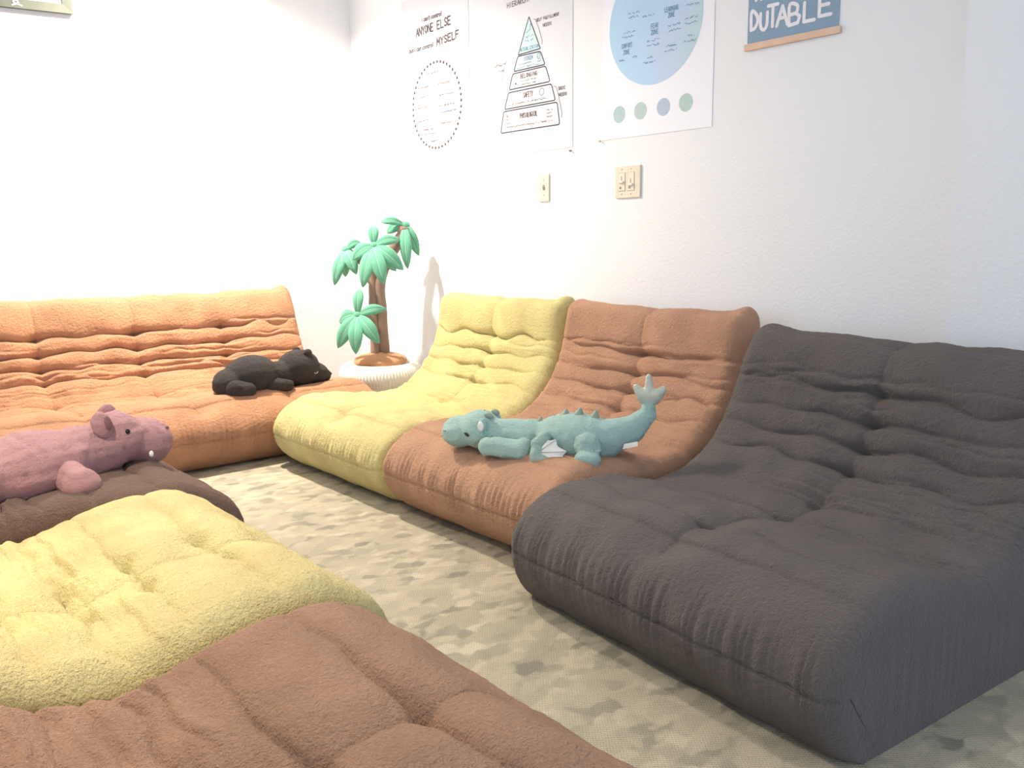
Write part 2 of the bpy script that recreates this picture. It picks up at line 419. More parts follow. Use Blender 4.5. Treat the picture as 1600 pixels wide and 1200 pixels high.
    H -= 0.006*np.exp(-np.abs(TT-t_seam)/0.005)
    # ---- soft lumps, ears on the crown corners
    H += 0.005*noise2(seed+9, 0.22)(X, TT)*inner + 0.0008*noise2(seed+10, 0.03)(X, TT)
    for sg, e in zip((-1, 1), ears):
        H += 0.020*e*np.exp(-((X-sg*(W/2-0.02))/0.05)**2-((TT-s_crown)/0.06)**2)
    sagx = 1-0.006*(1-(2*X/W)**2)
    P = np.stack([X, d[None, :]+nd[None, :]*H, np.maximum((z[None, :]+nz[None, :]*H*np.clip(z/0.08, 0, 1)[None, :])*sagx, 0.0)], -1)
    gu = np.gradient(P, axis=0); gv = np.gradient(P, axis=1)
    Nn = np.cross(gv, gu); ll = np.linalg.norm(Nn, axis=-1, keepdims=True); Nn = Nn/np.maximum(ll, 1e-9)
    mid = len(xs)//2; jc = int(np.argmax(z))
    flip = False
    if Nn[mid, jc, 2] < 0: Nn = -Nn; flip = True
    # parts: backrest / seat / front panel share one continuous surface
    j1 = int(np.argmin(np.abs(T-t_seat(0.50)))); j2 = int(np.argmin(np.abs(T-t_seam)))
    for nm, a, b in (('backrest', 0, j1), ('seat', j1, j2), ('front_panel', j2, len(T)-1)):
        link(nm, grid_mesh(nm, P[:, a:b+1], Nn[:, a:b+1], flip=not flip), mat, root)
    # ---- side panels
    for sg, row in ((-1, 0), (1, -1)):
        edge = P[row][::2]; nv = 26
        bd = np.where(np.arange(len(edge)) <= np.argmax(edge[:, 2]), 0.22, 0.24+np.clip((edge[:, 1]-0.07)/(D-0.07), 0, 1)*(D*0.89-0.24))
        v = np.linspace(0, 1, nv)[None, :]
        y = edge[:, 1:2]*(1-v)+bd[:, None]*v; zz = edge[:, 2:3]*(1-v)
        sc = np.clip(edge[:, 2:3]/0.3, 0, 1)
        bul = 0.004*np.sin(np.pi*np.clip(v*1.0, 0, 1))*sc + 0.0025*np.sin(y*2*np.pi/0.045+3*noise1(seed+20, 0.3)(y))*np.sin(np.pi*v)*sc
        Sd = np.stack([np.full_like(y, sg*W/2)+sg*(bul-0.0*v), y, zz], -1)
        link('side_panel', grid_mesh('side_panel', Sd, None, flip=(sg > 0)), mat, root)
    # ---- seam cord and buttons
    sp = P[ne:-ne:6, j2]
    link('front_seam', tube('front_seam', [tuple(q) for q in sp], 0.0022, n=6), mat, root)
    if BUTTON is None:
        bm = bmesh.new(); bmesh.ops.create_uvsphere(bm, u_segments=12, v_segments=8, radius=1.0)
        for v in bm.verts: v.co.z *= 0.45
        BUTTON = bm_mesh('button', bm, True)
    bmesh_ = BUTTON.copy(); bmesh_.materials.clear(); bmesh_.materials.append(mat)
    for (t0, kind, _), w in zip(rows, waves):
        for c in cols:
            for off in ((-pairs, pairs) if (pairs and kind == 's') else (0,)):
                i = int(np.argmin(np.abs(xs-c-off))); j = int(np.argmin(np.abs(T-t0-w[i, 0])))
                b = link('button', bmesh_, None, root); b.location = Vector(P[i, j])+Vector(Nn[i, j])*0.001
                b.rotation_euler = Vector(Nn[i, j]).to_track_quat('Z', 'Y').to_euler(); b.scale = (0.011,)*3
    return root

R90 = math.pi/2
G = 'low tufted floor seats'
# along the back wall
tufted_sofa('tufted_sofa', 'long burnt-orange tufted sofa against the back wall under the grey frame', 'sofa', G, M_sofa,
            (1.38, 4.762, 0), math.pi, 1.80, [-0.45, 0.0, 0.45], 11, D=1.085, under=0.015, zback=0.735, zseat=0.98, lean=1.0, fold=1.15, extra=34, seat_fold=0.3)
# row along the right wall
tufted_sofa('tufted_chair', 'yellow tufted floor chair against the right wall beside the palm', 'chair', G, M_yellow,
            (2.73, 3.197, 0), R90, 0.92, [0.0], 24, zback=0.735, lean=0.0, fold=0.9, seat_fold=0.5, ears=(1.2, 0.2))
tufted_sofa('tufted_chair', 'copper-orange tufted floor chair with the dragon toy lying on it', 'chair', G, M_orange,
            (2.73, 2.266, 0), R90, 0.92, [0.0], 32, zback=0.735, zseat=1.04, lean=0.2, seat_fold=0.3, ears=(1.2, 0.6))
tufted_sofa('tufted_chair', 'dark brown tufted floor chair at the right end of the wall row', 'chair', G, M_dark,
            (2.555, 1.17, 0), R90-math.radians(5.2), 1.05, [0.0], 43, D=1.13, under=0.0, zback=0.705, zseat=1.04, lean=1.0, ears=(0.4, 0.6))
# nearer row, facing the right wall
tufted_sofa('tufted_chair', 'cocoa brown tufted floor chair under the pink hippo toy', 'chair', G, M_cocoa,
            (-0.09, 2.80, 0), -R90, 0.89, [0.0], 54, zseat=1.10, seat_fold=0.4, fill=0.045)
tufted_sofa('tufted_chair', 'pale yellow tufted floor chair in the near row with paired tufts', 'chair', G, M_yellow2,
            (-0.17, 1.885, 0), -R90, 0.89, [0.09], 65, zseat=1.17, lean=1.0, pairs=0.075, seat_fold=0.8)
tufted_sofa('tufted_chair', 'tan tufted floor chair nearest the camera at the bottom', 'chair', G, M_tan,
            (-0.20, 0.965, 0), -R90, 0.92, [0.0], 76, zseat=1.14, lean=1.0, seat_fold=1.2)

# ------------------------------------------------------------------ plush toys
def blob(name, prims, voxel=0.006, smooth=10, fuzz=0.0015, seed=0):
    """one continuous stuffed body: ellipsoids ('e', centre, radii, euler) and tapered capsules ('c', p0, p1, r0, r1) fused and smoothed"""
    bm = bmesh.new()
    for p in prims:
        if p[0] == 'e':
            rot = Matrix.Identity(4)
            if len(p) > 3: rot = Matrix.Rotation(p[3][2], 4, 'Z') @ Matrix.Rotation(p[3][1], 4, 'Y') @ Matrix.Rotation(p[3][0], 4, 'X')
            bmesh.ops.create_icosphere(bm, subdivisions=4, radius=1.0, matrix=Matrix.Translation(p[1]) @ rot @ Matrix.Diagonal((*p[2], 1)))
        else:
            a, b = Vector(p[1]), Vector(p[2]); n = max(3, int((b-a).length/(0.25*min(p[3], p[4])))+1)
            for i in range(n):
                f = i/(n-1); rr = p[3]*(1-f)+p[4]*f
                bmesh.ops.create_icosphere(bm, subdivisions=3, radius=rr, matrix=Matrix.Translation(a.lerp(b, f)))
    me = bpy.data.meshes.new('tmp'); bm.to_mesh(me); bm.free()
    o = bpy.data.objects.new('tmp', me); COL.objects.link(o)
    md = o.modifiers.new('r', 'REMESH'); md.mode = 'VOXEL'; md.voxel_size = voxel; md.use_smooth_shade = True
    ms = o.modifiers.new('s', 'SMOOTH'); ms.factor = 0.5; ms.iterations = smooth
    dg = bpy.context.evaluated_depsgraph_get(); dg.update()
    out = bpy.data.meshes.new_from_object(o.evaluated_get(dg)); out.name = name
    bpy.data.objects.remove(o, do_unlink=True); bpy.data.meshes.remove(me)
    n = len(out.vertices); co = np.empty(n*3); no = np.empty(n*3)
    out.vertices.foreach_get('co', co); out.vertices.foreach_get('normal', no)
    co = co.reshape(-1, 3); no = no.reshape(-1, 3)
    f1, f2, f3 = noise2(seed+1, 0.05), noise2(seed+2, 0.05), noise2(seed+3, 0.018)
    h = (f1(co[:, 0], co[:, 2])+f2(co[:, 1], co[:, 2]))*fuzz*1.2 + f3(co[:, 0]+0.3*co[:, 1], co[:, 2]+0.4*co[:, 1])*fuzz*0.5
    out.vertices.foreach_set('co', (co+no*h[:, None]).ravel()); out.polygons.foreach_set('use_smooth', [True]*len(out.polygons))
    out.update(); return out

def ball(name, c, r, mat, parent, rot=None, sub=3):
    bm = bmesh.new(); bmesh.ops.create_icosphere(bm, subdivisions=sub, radius=1.0)
    o = link(name, bm_mesh(name, bm, True), mat, parent, c); o.scale = r if isinstance(r, tuple) else (r, r, r)
    if rot: o.rotation_euler = rot
    return o

def cone_soft(name, base, tip, r, mat, parent):
    a, b = Vector(base), Vector(tip); pts = [a.lerp(b, f) for f in (0, 0.3, 0.6, 0.85, 0.97, 1.0)]
    return link(name, tube(name, pts, [r, r*0.86, r*0.58, r*0.33, r*0.2, r*0.05], 12), mat, parent)

# --- dragon
dr = empty('plush_dragon', (1.75, 2.36, 0.008), math.atan2(-0.88, 0.47))
tag(dr, 'aqua plush dragon with white wing and silver tail fin on the orange chair', 'plush toy')
link('body', blob('body', [('e', (0.012, 0, 0.343), (0.066, 0.072, 0.054)), ('e', (0.085, 0, 0.357), (0.072, 0.076, 0.066)),
     ('c', (0.12, 0, 0.345), (0.27, 0, 0.345), 0.052, 0.060), ('e', (0.425, 0, 0.352), (0.150, 0.090, 0.082)),
     ('c', (0.53, 0.0, 0.36), (0.60, 0.03, 0.385), 0.062, 0.046), ('c', (0.60, 0.03, 0.385), (0.648, 0.05, 0.435), 0.045, 0.028),
     ('c', (0.648, 0.05, 0.435), (0.650, 0.055, 0.47), 0.028, 0.020)], 0.005, 8, 0.0012, 1), M_aqua, dr)
for sg in (-1, 1):
    link('arm', blob('arm', [('c', (0.150, sg*0.090, 0.322), (0.265, sg*0.082, 0.316), 0.033, 0.036), ('e', (0.27, sg*0.075, 0.325), (0.03, 0.03, 0.033))], 0.005, 6, 0.0018, 2), M_aqua, dr)
    link('leg', blob('leg', [('e', (0.488, sg*0.085, 0.347), (0.046, 0.034, 0.046)), ('c', (0.480, sg*0.125, 0.312), (0.515, sg*0.118, 0.312), 0.024, 0.026)], 0.005, 6, 0.0018, 3), M_aqua, dr)
    ear = link('ear', blob('ear', [('e', (0.118, sg*0.060, 0.385), (0.016, 0.014, 0.024))], 0.003, 3, 0.0008, 4), M_aqua, dr)
    ball('ear_lining', (0.117, sg*0.073, 0.382), (0.011, 0.006, 0.017), M_wing, ear)
    ball('horn', (0.128, sg*0.030, 0.412), (0.016, 0.010, 0.010), M_spike, dr, (0, 0.4, 0))
    ball('eye', (0.066, sg*0.0735, 0.352), (0.010, 0.004, 0.005), M_eye, dr, (0, 0.5, 0))
    ball('nostril', (-0.020, sg*0.060, 0.356), (0.009, 0.004, 0.0035), M_spike, dr)
for a_, z_, s_ in ((0.297, 0.400, 0.9), (0.345, 0.412, 0.8), (0.385, 0.428, 1.1), (0.432, 0.434, 1.2), (0.485, 0.430, 1.1), (0.095, 0.412, 0.8)):
    cone_soft('spike', (a_, 0, z_-0.012), (a_+0.006, 0, z_+0.016*s_), 0.016*s_, M_spike, dr)
# wing: furry arm bone with a white scalloped membrane
wg = link('wing_arm', blob('wing_arm', [('c', (0.350, -0.098, 0.372), (0.328, -0.112, 0.345), 0.020, 0.021), ('c', (0.328, -0.112, 0.345), (0.330, -0.120, 0.308), 0.021, 0.022),
     ('c', (0.330, -0.120, 0.308), (0.385, -0.130, 0.296), 0.021, 0.012)], 0.004, 6, 0.0015, 5), M_aqua, dr)
def membrane():
    hub = Vector((0.338, -0.116, 0.325)); tips = [Vector((0.352, -0.104, 0.372)), Vector((0.392, -0.108, 0.368)), Vector((0.432, -0.120, 0.335)), Vector((0.437, -0.138, 0.292)), Vector((0.375, -0.134, 0.290))]
    rim = []
    for a, b in zip(tips[:-1], tips[1:]):
        for i in range(6):
            f = i/6; p = a.lerp(b, f); p += (hub-p)*0.16*math.sin(math.pi*f); rim.append(p)
    rim.append(tips[-1])
    V = []; Fc = []
    for off in (-0.005, 0.003):
        V.append(hub+Vector((0, off*1.8, 0)))
        for p in rim: V.append(hub.lerp(p, 0.55)+Vector((0, off*1.4, 0)))
        for p in rim: V.append(p+Vector((0, off*0.3, 0)))
    n = len(rim); S = 1+2*n
    for k in (0, 1):
        B = k*S
        for i in range(n-1):
            t1 = (B, B+1+i, B+2+i); t2 = (B+1+i, B+1+n+i, B+2+n+i, B+2+i)
            Fc += [t1, t2] if k == 0 else [t1[::-1], t2[::-1]]
    for i in range(n-1): Fc.append((1+n+i, S+1+n+i, S+2+n+i, 2+n+i))
    return mesh_from('wing_membrane', V, Fc), hub, tips
mm, hub_, tips_ = membrane()
mo = link('wing_membrane', mm, M_wing, dr)
for tp in tips_[1:4]:
    link('wing_rib', tube('wing_rib', [hub_+Vector((0, -0.010, 0)), hub_.lerp(tp, 0.55)+Vector((0, -0.008, 0)), tp+Vector((0, -0.003, 0))], [0.0016, 0.0014, 0.001], 6), M_fin, mo)
fin = link('tail_fin', blob('tail_fin', [('e', (0.650, 0.055, 0.490), (0.043, 0.018, 0.027)), ('c', (0.650, 0.055, 0.50), (0.646, 0.060, 0.556), 0.017, 0.010),
      ('c', (0.630, 0.055, 0.495), (0.607, 0.055, 0.520), 0.021, 0.011), ('c', (0.670, 0.055, 0.495), (0.694, 0.055, 0.518), 0.021, 0.012)], 0.004, 5, 0.0006, 6), M_fin, dr)
tagm = mesh_from('fabric_tag', [(0.588, -0.035, 0.335), (0.640, -0.05, 0.352), (0.640, -0.05, 0.367), (0.592, -0.035, 0.352),
                               (0.588, -0.033, 0.335), (0.640, -0.048, 0.352), (0.640, -0.048, 0.367), (0.592, -0.033, 0.352)],
                 [(0, 1, 2, 3), (7, 6, 5, 4), (0, 4, 5, 1), (1, 5, 6, 2), (2, 6, 7, 3), (3, 7, 4, 0)], False)
tag(link('fabric_tag', tagm, M_white, dr), 'white fabric tag')

# --- hippo (local x runs from snout to tail, +y towards the yellow chair)
hp = empty('plush_hippo', (0.885, 2.774, -0.004), math.atan2(-0.37, -0.93))
tag(hp, 'pink plush hippo lying with its chin on the cocoa brown chair', 'plush toy')
link('body', blob('body', [('e', (0.060, 0, 0.398), (0.085, 0.092, 0.074)), ('e', (0.160, 0, 0.428), (0.090, 0.082, 0.080)),
     ('c', (0.20, 0, 0.405), (0.30, 0, 0.405), 0.075, 0.085), ('e', (0.44, 0, 0.400), (0.20, 0.115, 0.102)), ('e', (0.60, 0, 0.41), (0.12, 0.10, 0.09))], 0.007, 9, 0.002, 11), M_hippo, hp)
for sg in (1, -1):
    link('arm', blob('arm', [('e', (0.392, sg*0.160, 0.362), (0.050, 0.050, 0.048)), ('c', (0.38, sg*0.07, 0.38), (0.39, sg*0.15, 0.365), 0.048, 0.047)], 0.006, 8, 0.0015, 12), M_hippo, hp)
    link('leg', blob('leg', [('e', (0.640, sg*0.110, 0.350), (0.055, 0.045, 0.045)), ('c', (0.63, sg*0.06, 0.38), (0.64, sg*0.11, 0.36), 0.045, 0.042)], 0.006, 8, 0.0015, 13), M_hippo, hp)
    er = link('ear', blob('ear', [('e', (0.236 if sg > 0 else 0.140, sg*0.052, 0.488), (0.032, 0.020, 0.040), (0.25*sg, 0.1, 0))], 0.004, 4, 0.001, 14), M_hippo, hp)
    ball('ear_lining', (0.226 if sg > 0 else 0.130, sg*0.068, 0.492), (0.016, 0.006, 0.022), M_hippo_d, er, (0.2*sg, 0, 0.4*sg))
    ball('eye', (0.170, sg*0.076, 0.458), (0.0075, 0.005, 0.0075), M_eye, hp)
    ball('nostril', (0.022, sg*0.066, 0.440), (0.006, 0.006, 0.005), M_hippo_d, hp)
    ball('tooth', (0.108, sg*0.093, 0.378), (0.007, 0.006, 0.010), M_white, hp)
link('tail', blob('tail', [('c', (0.70, 0, 0.44), (0.75, 0.02, 0.47), 0.015, 0.008)], 0.004, 3, 0.0005, 15), M_hippo, hp)

# --- black animal
bk = empty('plush_bear', (2.10, 3.95, 0.0), math.atan2(-0.05, -1.0))
tag(bk, 'black plush bear lying on the seat of the long orange sofa', 'plush toy')
link('body', blob('body', [('e', (0.150, 0, 0.382), (0.108, 0.094, 0.092)), ('e', (0.060, 0.0, 0.345), (0.070, 0.062, 0.056)), ('e', (0.002, 0, 0.330), (0.032, 0.034, 0.032)),
     ('e', (0.26, 0, 0.36), (0.08, 0.075, 0.068)), ('e', (0.400, 0, 0.372), (0.135, 0.105, 0.098)), ('e', (0.52, 0, 0.345), (0.065, 0.085, 0.070))], 0.006, 10, 0.0008, 21), M_black, bk)
for sg in (1, -1):
    link('arm', blob('arm', [('c', (0.34, sg*0.070, 0.330), (0.255, sg*0.085, 0.318), 0.036, 0.028)], 0.005, 5, 0.0012, 22), M_black, bk)
    link('leg', blob('leg', [('c', (0.52, sg*0.070, 0.330), (0.46, sg*0.092, 0.322), 0.042, 0.034)], 0.005, 5, 0.0012, 23), M_black, bk)
    link('ear', blob('ear', [('e', (0.125, sg*0.055, 0.458), (0.024, 0.014, 0.022))], 0.004, 4, 0.0008, 24), M_black, bk)
    e = ball('eye', (0.098, sg*0.076, 0.372), (0.009, 0.006, 0.009), M_eye, bk)
    link('eye_glint', tube('eye_glint', [(0.112, sg*0.083, 0.363), (0.104, sg*0.084, 0.358), (0.094, sg*0.082, 0.359), (0.087, sg*0.079, 0.365)], 0.0013, 6), M_white, bk)  # white crescent modelled as the glint on the eye
ball('nose', (-0.026, 0, 0.334), (0.010, 0.014, 0.010), M_eye, bk)

# ------------------------------------------------------------------ potted plush palm
PX, PY = 2.57, 4.18
pot = empty('planter', (PX, PY, 0)); tag(pot, 'white ribbed planter holding the plush palm in the corner', 'planter')
link('base', lathe('base', [(0.150, 0.0), (0.165, 0.004), (0.185, 0.06), (0.198, 0.14), (0.200, 0.205), (0.190, 0.215)], 96), M_pot, pot)
ring = [(0.195, 0.205)]
for i in range(19):
    t = -math.pi*0.42 + i/18*math.pi*1.02
    ring.append((0.185+0.048*math.cos(t), 0.265+0.062*math.sin(t)))
ring += [(0.165, 0.318), (0.160, 0.300)]
link('ribbed_rim', lathe('ribbed_rim', ring, 480, 0.0045, 80, (2, 16)), M_pot, pot)

pm = empty('plush_palm', (PX, PY, 0.0), -math.radians(40.2))
tag(pm, 'plush palm with drooping green leaves standing in the white planter', 'plush plant')
link('soil_cushion', blob('soil_cushion', [('e', (0, 0, 0.335), (0.150, 0.150, 0.046))], 0.006, 6, 0.002, 31), M_soil, pm)
def trunk(ctrl, r0, r1):
    pts = curve_pts(ctrl, 22); n = len(pts)
    return link('trunk', tube('trunk', pts, [(r0+(r1-r0)*i/(n-1))*(1+0.04*math.sin(i*1.7)) for i in range(n)], 16), M_trunk, pm)
trunk([(-0.026, 0.0, 0.36), (-0.030, 0, 0.60), (-0.026, 0, 0.80), (-0.012, -0.04, 0.97)], 0.028, 0.022)
trunk([(0.022, 0.01, 0.36), (0.012, 0.01, 0.60), (0.010, 0.01, 0.78), (0.075, 0.02, 0.93), (0.140, 0.01, 1.02), (0.157, 0.0, 1.075)], 0.030, 0.036)
trunk([(-0.030, 0.01, 0.77), (-0.075, 0.01, 0.87), (-0.155, -0.02, 0.945)], 0.026, 0.018)
trunk([(-0.028, 0.0, 0.56), (-0.06, -0.05, 0.585), (-0.10, -0.10, 0.60)], 0.022, 0.016)
def leaf(hub, tip, wid, seed):
    hub, tip = Vector(hub), Vector(tip); L = (tip-hub).length
    face = Vector((0.15*math.sin(seed*2.1), -1, 0.25)).normalized()
    ax = (tip-hub).normalized(); side = ax.cross(face).normalized(); nrm = side.cross(ax).normalized()
    n, mth = 18, 20; V = []; Fc = []; path = []
    for i in range(n):
        f = i/(n-1); c = hub.lerp(tip, f)+Vector((0, -0.030*math.sin(math.pi*f)*L/0.2, 0.016*math.sin(math.pi*f)))
        w = wid*0.5*(math.sin(math.pi*min(1, f*0.96+0.04)**1.15)**0.70+0.10*(1-f))
        w = max(w, 0.0012); th = min(0.012, w*0.62)
        path.append((c, th))
        for k in range(mth):
            t = 2*math.pi*k/mth; s_, u_ = math.cos(t), math.sin(t)
            h = th*u_*(1-0.45*math.exp(-(s_/0.22)**2))
            V.append(c+side*(w*s_)+nrm*h)
    for i in range(n-1):
        for k in range(mth):
            k2 = (k+1) % mth; Fc.append((i*mth+k, i*mth+k2, (i+1)*mth+k2, (i+1)*mth+k))
    Fc.append(tuple(range(mth-1, -1, -1))); Fc.append(tuple((n-1)*mth+k for k in range(mth)))
    o = link('leaf', mesh_from('leaf', V, Fc), M_leaf, pm)
    sgn = 1 if nrm.y < 0 else -1
    link('midrib', tube('midrib', [c+nrm*(sgn*th*0.58) for c, th in path[1:-2]], 0.0016, 6), M_rib, o)
CL = [((-0.002, -0.09, 0.97), 0.078, [(-0.005, -0.04, 1.081), (0.139, -0.06, 1.0), (0.156, -0.10, 0.84), (0.058, -0.17, 0.767), (-0.056, -0.17, 0.751), (-0.114, -0.12, 0.898), (0.10, 0.02, 0.83), (-0.07, 0.03, 0.85)]),
      ((-0.10, -0.11, 0.599), 0.076, [(-0.088, -0.07, 0.74), (0.057, -0.09, 0.629), (0.019, -0.15, 0.448), (-0.105, -0.18, 0.395), (-0.207, -0.15, 0.425), (-0.205, -0.09, 0.557)]),
      ((0.159, 0.0, 1.079), 0.062, [(0.027, -0.02, 1.098), (0.049, 0.05, 1.039), (0.228, 0.02, 0.913), (0.173, -0.06, 0.843), (0.20, 0.07, 0.95)]),
      ((-0.161, -0.03, 0.951), 0.066, [(-0.229, -0.06, 0.759), (-0.103, -0.08, 0.818), (-0.079, -0.02, 0.985), (-0.185, 0.03, 0.80)])]
sd = 0
for hub, wd, tips in CL:
    ball('leaf_bud', hub, (0.028, 0.020, 0.024), M_leaf, pm)
    for tp in tips:
        sd += 1; small = 0.72 if tp[2] > hub[2] else 1.0
        leaf(hub, tp, wd*small, sd)

# ------------------------------------------------------------------ things on the walls
GLY = {'A': [[(0, 0), (.5, 1), (1, 0)], [(.2, .38), (.8, .38)]], 'B': [[(0, 0), (0, 1), (.65, .95), (.75, .75), (.6, .55), (0, .52)], [(.6, .55), (.95, .35), (.8, .05), (0, 0)]],
       'C': [[(1, .85), (.5, 1), (.05, .6), (.1, .25), (.5, 0), (1, .15)]], 'D': [[(0.05, 0), (0.05, 1), (.6, .9), (.95, .5), (.6, .08), (0.05, 0)]],
       'E': [[(.9, 1), (0, 1), (0, 0), (.95, 0)], [(0, .52), (.75, .52)]], 'F': [[(.9, 1), (0, 1), (0, 0)], [(0, .52), (.75, .52)]], 'G': [[(1, .85), (.5, 1), (.05, .6), (.1, .25), (.5, 0), (1, .15), (1, .45), (.6, .45)]],
       'H': [[(0, 0), (0, 1)], [(1, 0), (1, 1)], [(0, .5), (1, .5)]], 'I': [[(.5, 0), (.5, 1)]], 'L': [[(.05, 1), (.05, 0), (.95, 0)]],
       'M': [[(0, 0), (.1, 1), (.5, .35), (.9, 1), (1, 0)]], 'N': [[(0, 0), (0, 1), (1, 0), (1, 1)]], 'O': [[(.5, 1), (.1, .75), (.05, .3), (.5, 0), (.92, .3), (.9, .75), (.5, 1)]],
       'P': [[(0, 0), (0, 1), (.8, .9), (.85, .6), (0, .45)]], 'R': [[(0, 0), (0, 1), (.8, .9), (.85, .6), (0, .45), (.95, 0)]], 'S': [[(.95, .85), (.5, 1), (.1, .8), (.3, .55), (.8, .4), (.9, .15), (.5, 0), (.05, .12)]],
       'T': [[(0, 1), (1, 1)], [(.5, 1), (.5, 0)]], 'U': [[(.05, 1), (.1, .25), (.5, 0), (.9, .25), (.95, 1)]], 'Y': [[(0, 1), (.5, .5), (1, 1)], [(.5, .5), (.5, 0)]], 'Z': [[(0, 1), (1, 1), (0, 0), (1, 0)]],
       'V': [[(0, 1), (.5, 0), (1, 1)]], '(': [[(.8, 1), (.4, .5), (.8, 0)]], "'": [[(.5, 1), (.4, .75)]], ' ': []}

def smooth_st(st):
    if len(st) < 5: return st
    return [(v.x, v.y) for v in curve_pts([(a, b, 0) for a, b in st], 20)]

class Print:
    """flat ink shapes collected in poster coordinates (u right, v up) into one print layer; each stroke lies a hair above the last"""
    def __init__(s): s.V = []; s.F = []; s.z = 0.0
    def step(s): s.z += 2.0e-6; return s.z
    def ribbon(s, pts, w, closed=False, round_=False):
        P = [Vector((a, b)) for a, b in pts]
        if closed: P = P+[P[0]]
        for a, b in zip(P[:-1], P[1:]):
            t = b-a
            if t.length < 1e-9: continue
            t.normalize(); q = Vector((-t.y, t.x))*w/2; e = Vector((0, 0)) if round_ else t*w*0.35; z = s.step(); b0 = len(s.V)
            s.V += [(*(a-e-q), z), (*(b+e-q), z), (*(b+e+q), z), (*(a-e+q), z)]; s.F.append((b0, b0+1, b0+2, b0+3))
        if round_:
            for p in P: s.disc(p, w/2, 12)
    def disc(s, c, r, n=12, ry=None):
        b0 = len(s.V); ry = ry or r; z = s.step()
        s.V += [(c[0]+r*math.cos(2*math.pi*i/n), c[1]+ry*math.sin(2*math.pi*i/n), z) for i in range(n)]; s.F.append(tuple(range(b0, b0+n)))
    def poly(s, pts): b0 = len(s.V); z = s.step(); s.V += [(a, b, z) for a, b in pts]; s.F.append(tuple(range(b0, b0+len(pts))))
    def caps(s, txt, u0, u1, v, h, w, rise=0.0, jit=0.0, seed=1):
        rg = random.Random(seed); n = len(txt); adv = (u1-u0)/n
        for i, ch in enumerate(txt):
            dv = rg.uniform(-jit, jit)
            for st in GLY.get(ch, []):
                s.ribbon([(u0+adv*i+adv*0.80*x, v+dv+rise*(i/n)+h*y) for x, y in st], w)
    def scribble(s, u0, u1, v, h, w, seed=1):
        rg = random.Random(seed); u = u0; pts = []
        while u < u1:
            pts.append((u, v+rg.uniform(0, h))); u += h*rg.uniform(0.25, 0.6)
            if rg.random() < 0.10 and len(pts) > 2: s.ribbon(pts, w); pts = []; u += h*0.5
        if len(pts) > 1: s.ribbon(pts, w)
    def build(s, name, mat, parent, lift): 
        o = link(name, mesh_from(name, s.V, s.F, False), mat, parent); o.location = (0, 0, lift); return o

MW = Matrix(((0, 0, -1, 0), (-1, 0, 0, 0), (0, 1, 0, 0), (0, 0, 0, 1)))     # poster u -> -Y, v -> +Z, normal -> -X
def wall_item(name, y_left, z_bottom, label, cat, group=None, x=XB):
    o = empty(name); m_ = MW.copy(); m_.translation = Vector((x-0.001, y_left, z_bottom)); o.matrix_world = m_
    return tag(o, label, cat, group)
def paper(parent, w, h, mat, name='sheet', t=0.0012, curl=0.004):
    nx, ny = 14, 18
    u = np.linspace(0, w, nx); v = np.linspace(0, h, ny); U, Vv = np.meshgrid(u, v, indexing='ij')
    Z = t+0*U
    bm = bmesh.new(); add_box(bm, (0, 0, 0.0002), (w, h, t)); return link(name, bm_mesh(name, bm), mat, parent)

GP = 'printed posters on the right wall'
# poster 1 : dotted circle chart
yl, zb = 4.29, 1.395
p1 = wall_item('poster', yl, zb, 'white poster with a dotted circle and handwritten words nearest the corner', 'poster', GP)
paper(p1, 0.605, 0.90, M_paper)
pr = Print(); pr.caps('ANYONE', yl-4.150, yl-3.985, 2.092-zb, 0.040, 0.0075, 0.006, 0.002, 3); pr.caps('ELSE', yl-3.955, yl-3.827, 2.098-zb, 0.040, 0.0075, 0.006, 0.002, 4)
pr.caps('MYSELF', yl-3.961, yl-3.760, 2.014-zb, 0.036, 0.0075, 0.010, 0.002, 5)
for i in range(46):
    a = 2*math.pi*i/46; pr.disc((yl-3.978+0.222*math.cos(a), 1.713-zb+0.222*math.sin(a)), 0.0085, 8)
pr.build('heading_print', M_ink, p1, 0.0018)
pr = Print(); 
def flat_text(txt, u, v, size, mat, parent, lift=0.0018, bold=0.0):
    cu = bpy.data.curves.new('tmp', 'FONT'); cu.body = txt; cu.size = size; cu.shear = 0.15; cu.offset = bold; cu.resolution_u = 3
    o = bpy.data.objects.new('tmp', cu); COL.objects.link(o)
    me = bpy.data.meshes.new_from_object(o.evaluated_get(bpy.context.evaluated_depsgraph_get())); me.name = 'small_text'
    bpy.data.objects.remove(o, do_unlink=True)
    return link('small_text', me, mat, parent, (u, v, lift))
flat_text("i can't control", yl-4.095, 2.158-zb, 0.032, M_ink, p1, bold=0.0012); flat_text('but i can control', yl-4.225, 2.016-zb, 0.034, M_ink, p1, bold=0.0012)
for i, (a, b, v) in enumerate([(4.06, 3.95, 1.88), (4.15, 4.03, 1.815), (3.96, 3.85, 1.815), (4.13, 4.04, 1.765), (3.95, 3.82, 1.755), (4.18, 4.05, 1.71), (3.95, 3.81, 1.70), (3.93, 3.80, 1.668),
                               (4.16, 4.04, 1.64), (3.94, 3.82, 1.61), (4.11, 4.0, 1.59), (4.09, 3.99, 1.565), (4.03, 3.95, 1.525)]):
    pr.scribble(yl-a, yl-b, v-zb, 0.009, 0.0032, 20+i); pr.disc((yl-a-0.01, v-zb+0.004), 0.003, 6)
pr.build('list_print', M_ink_l, p1, 0.0018)['kind'] = 'stuff'
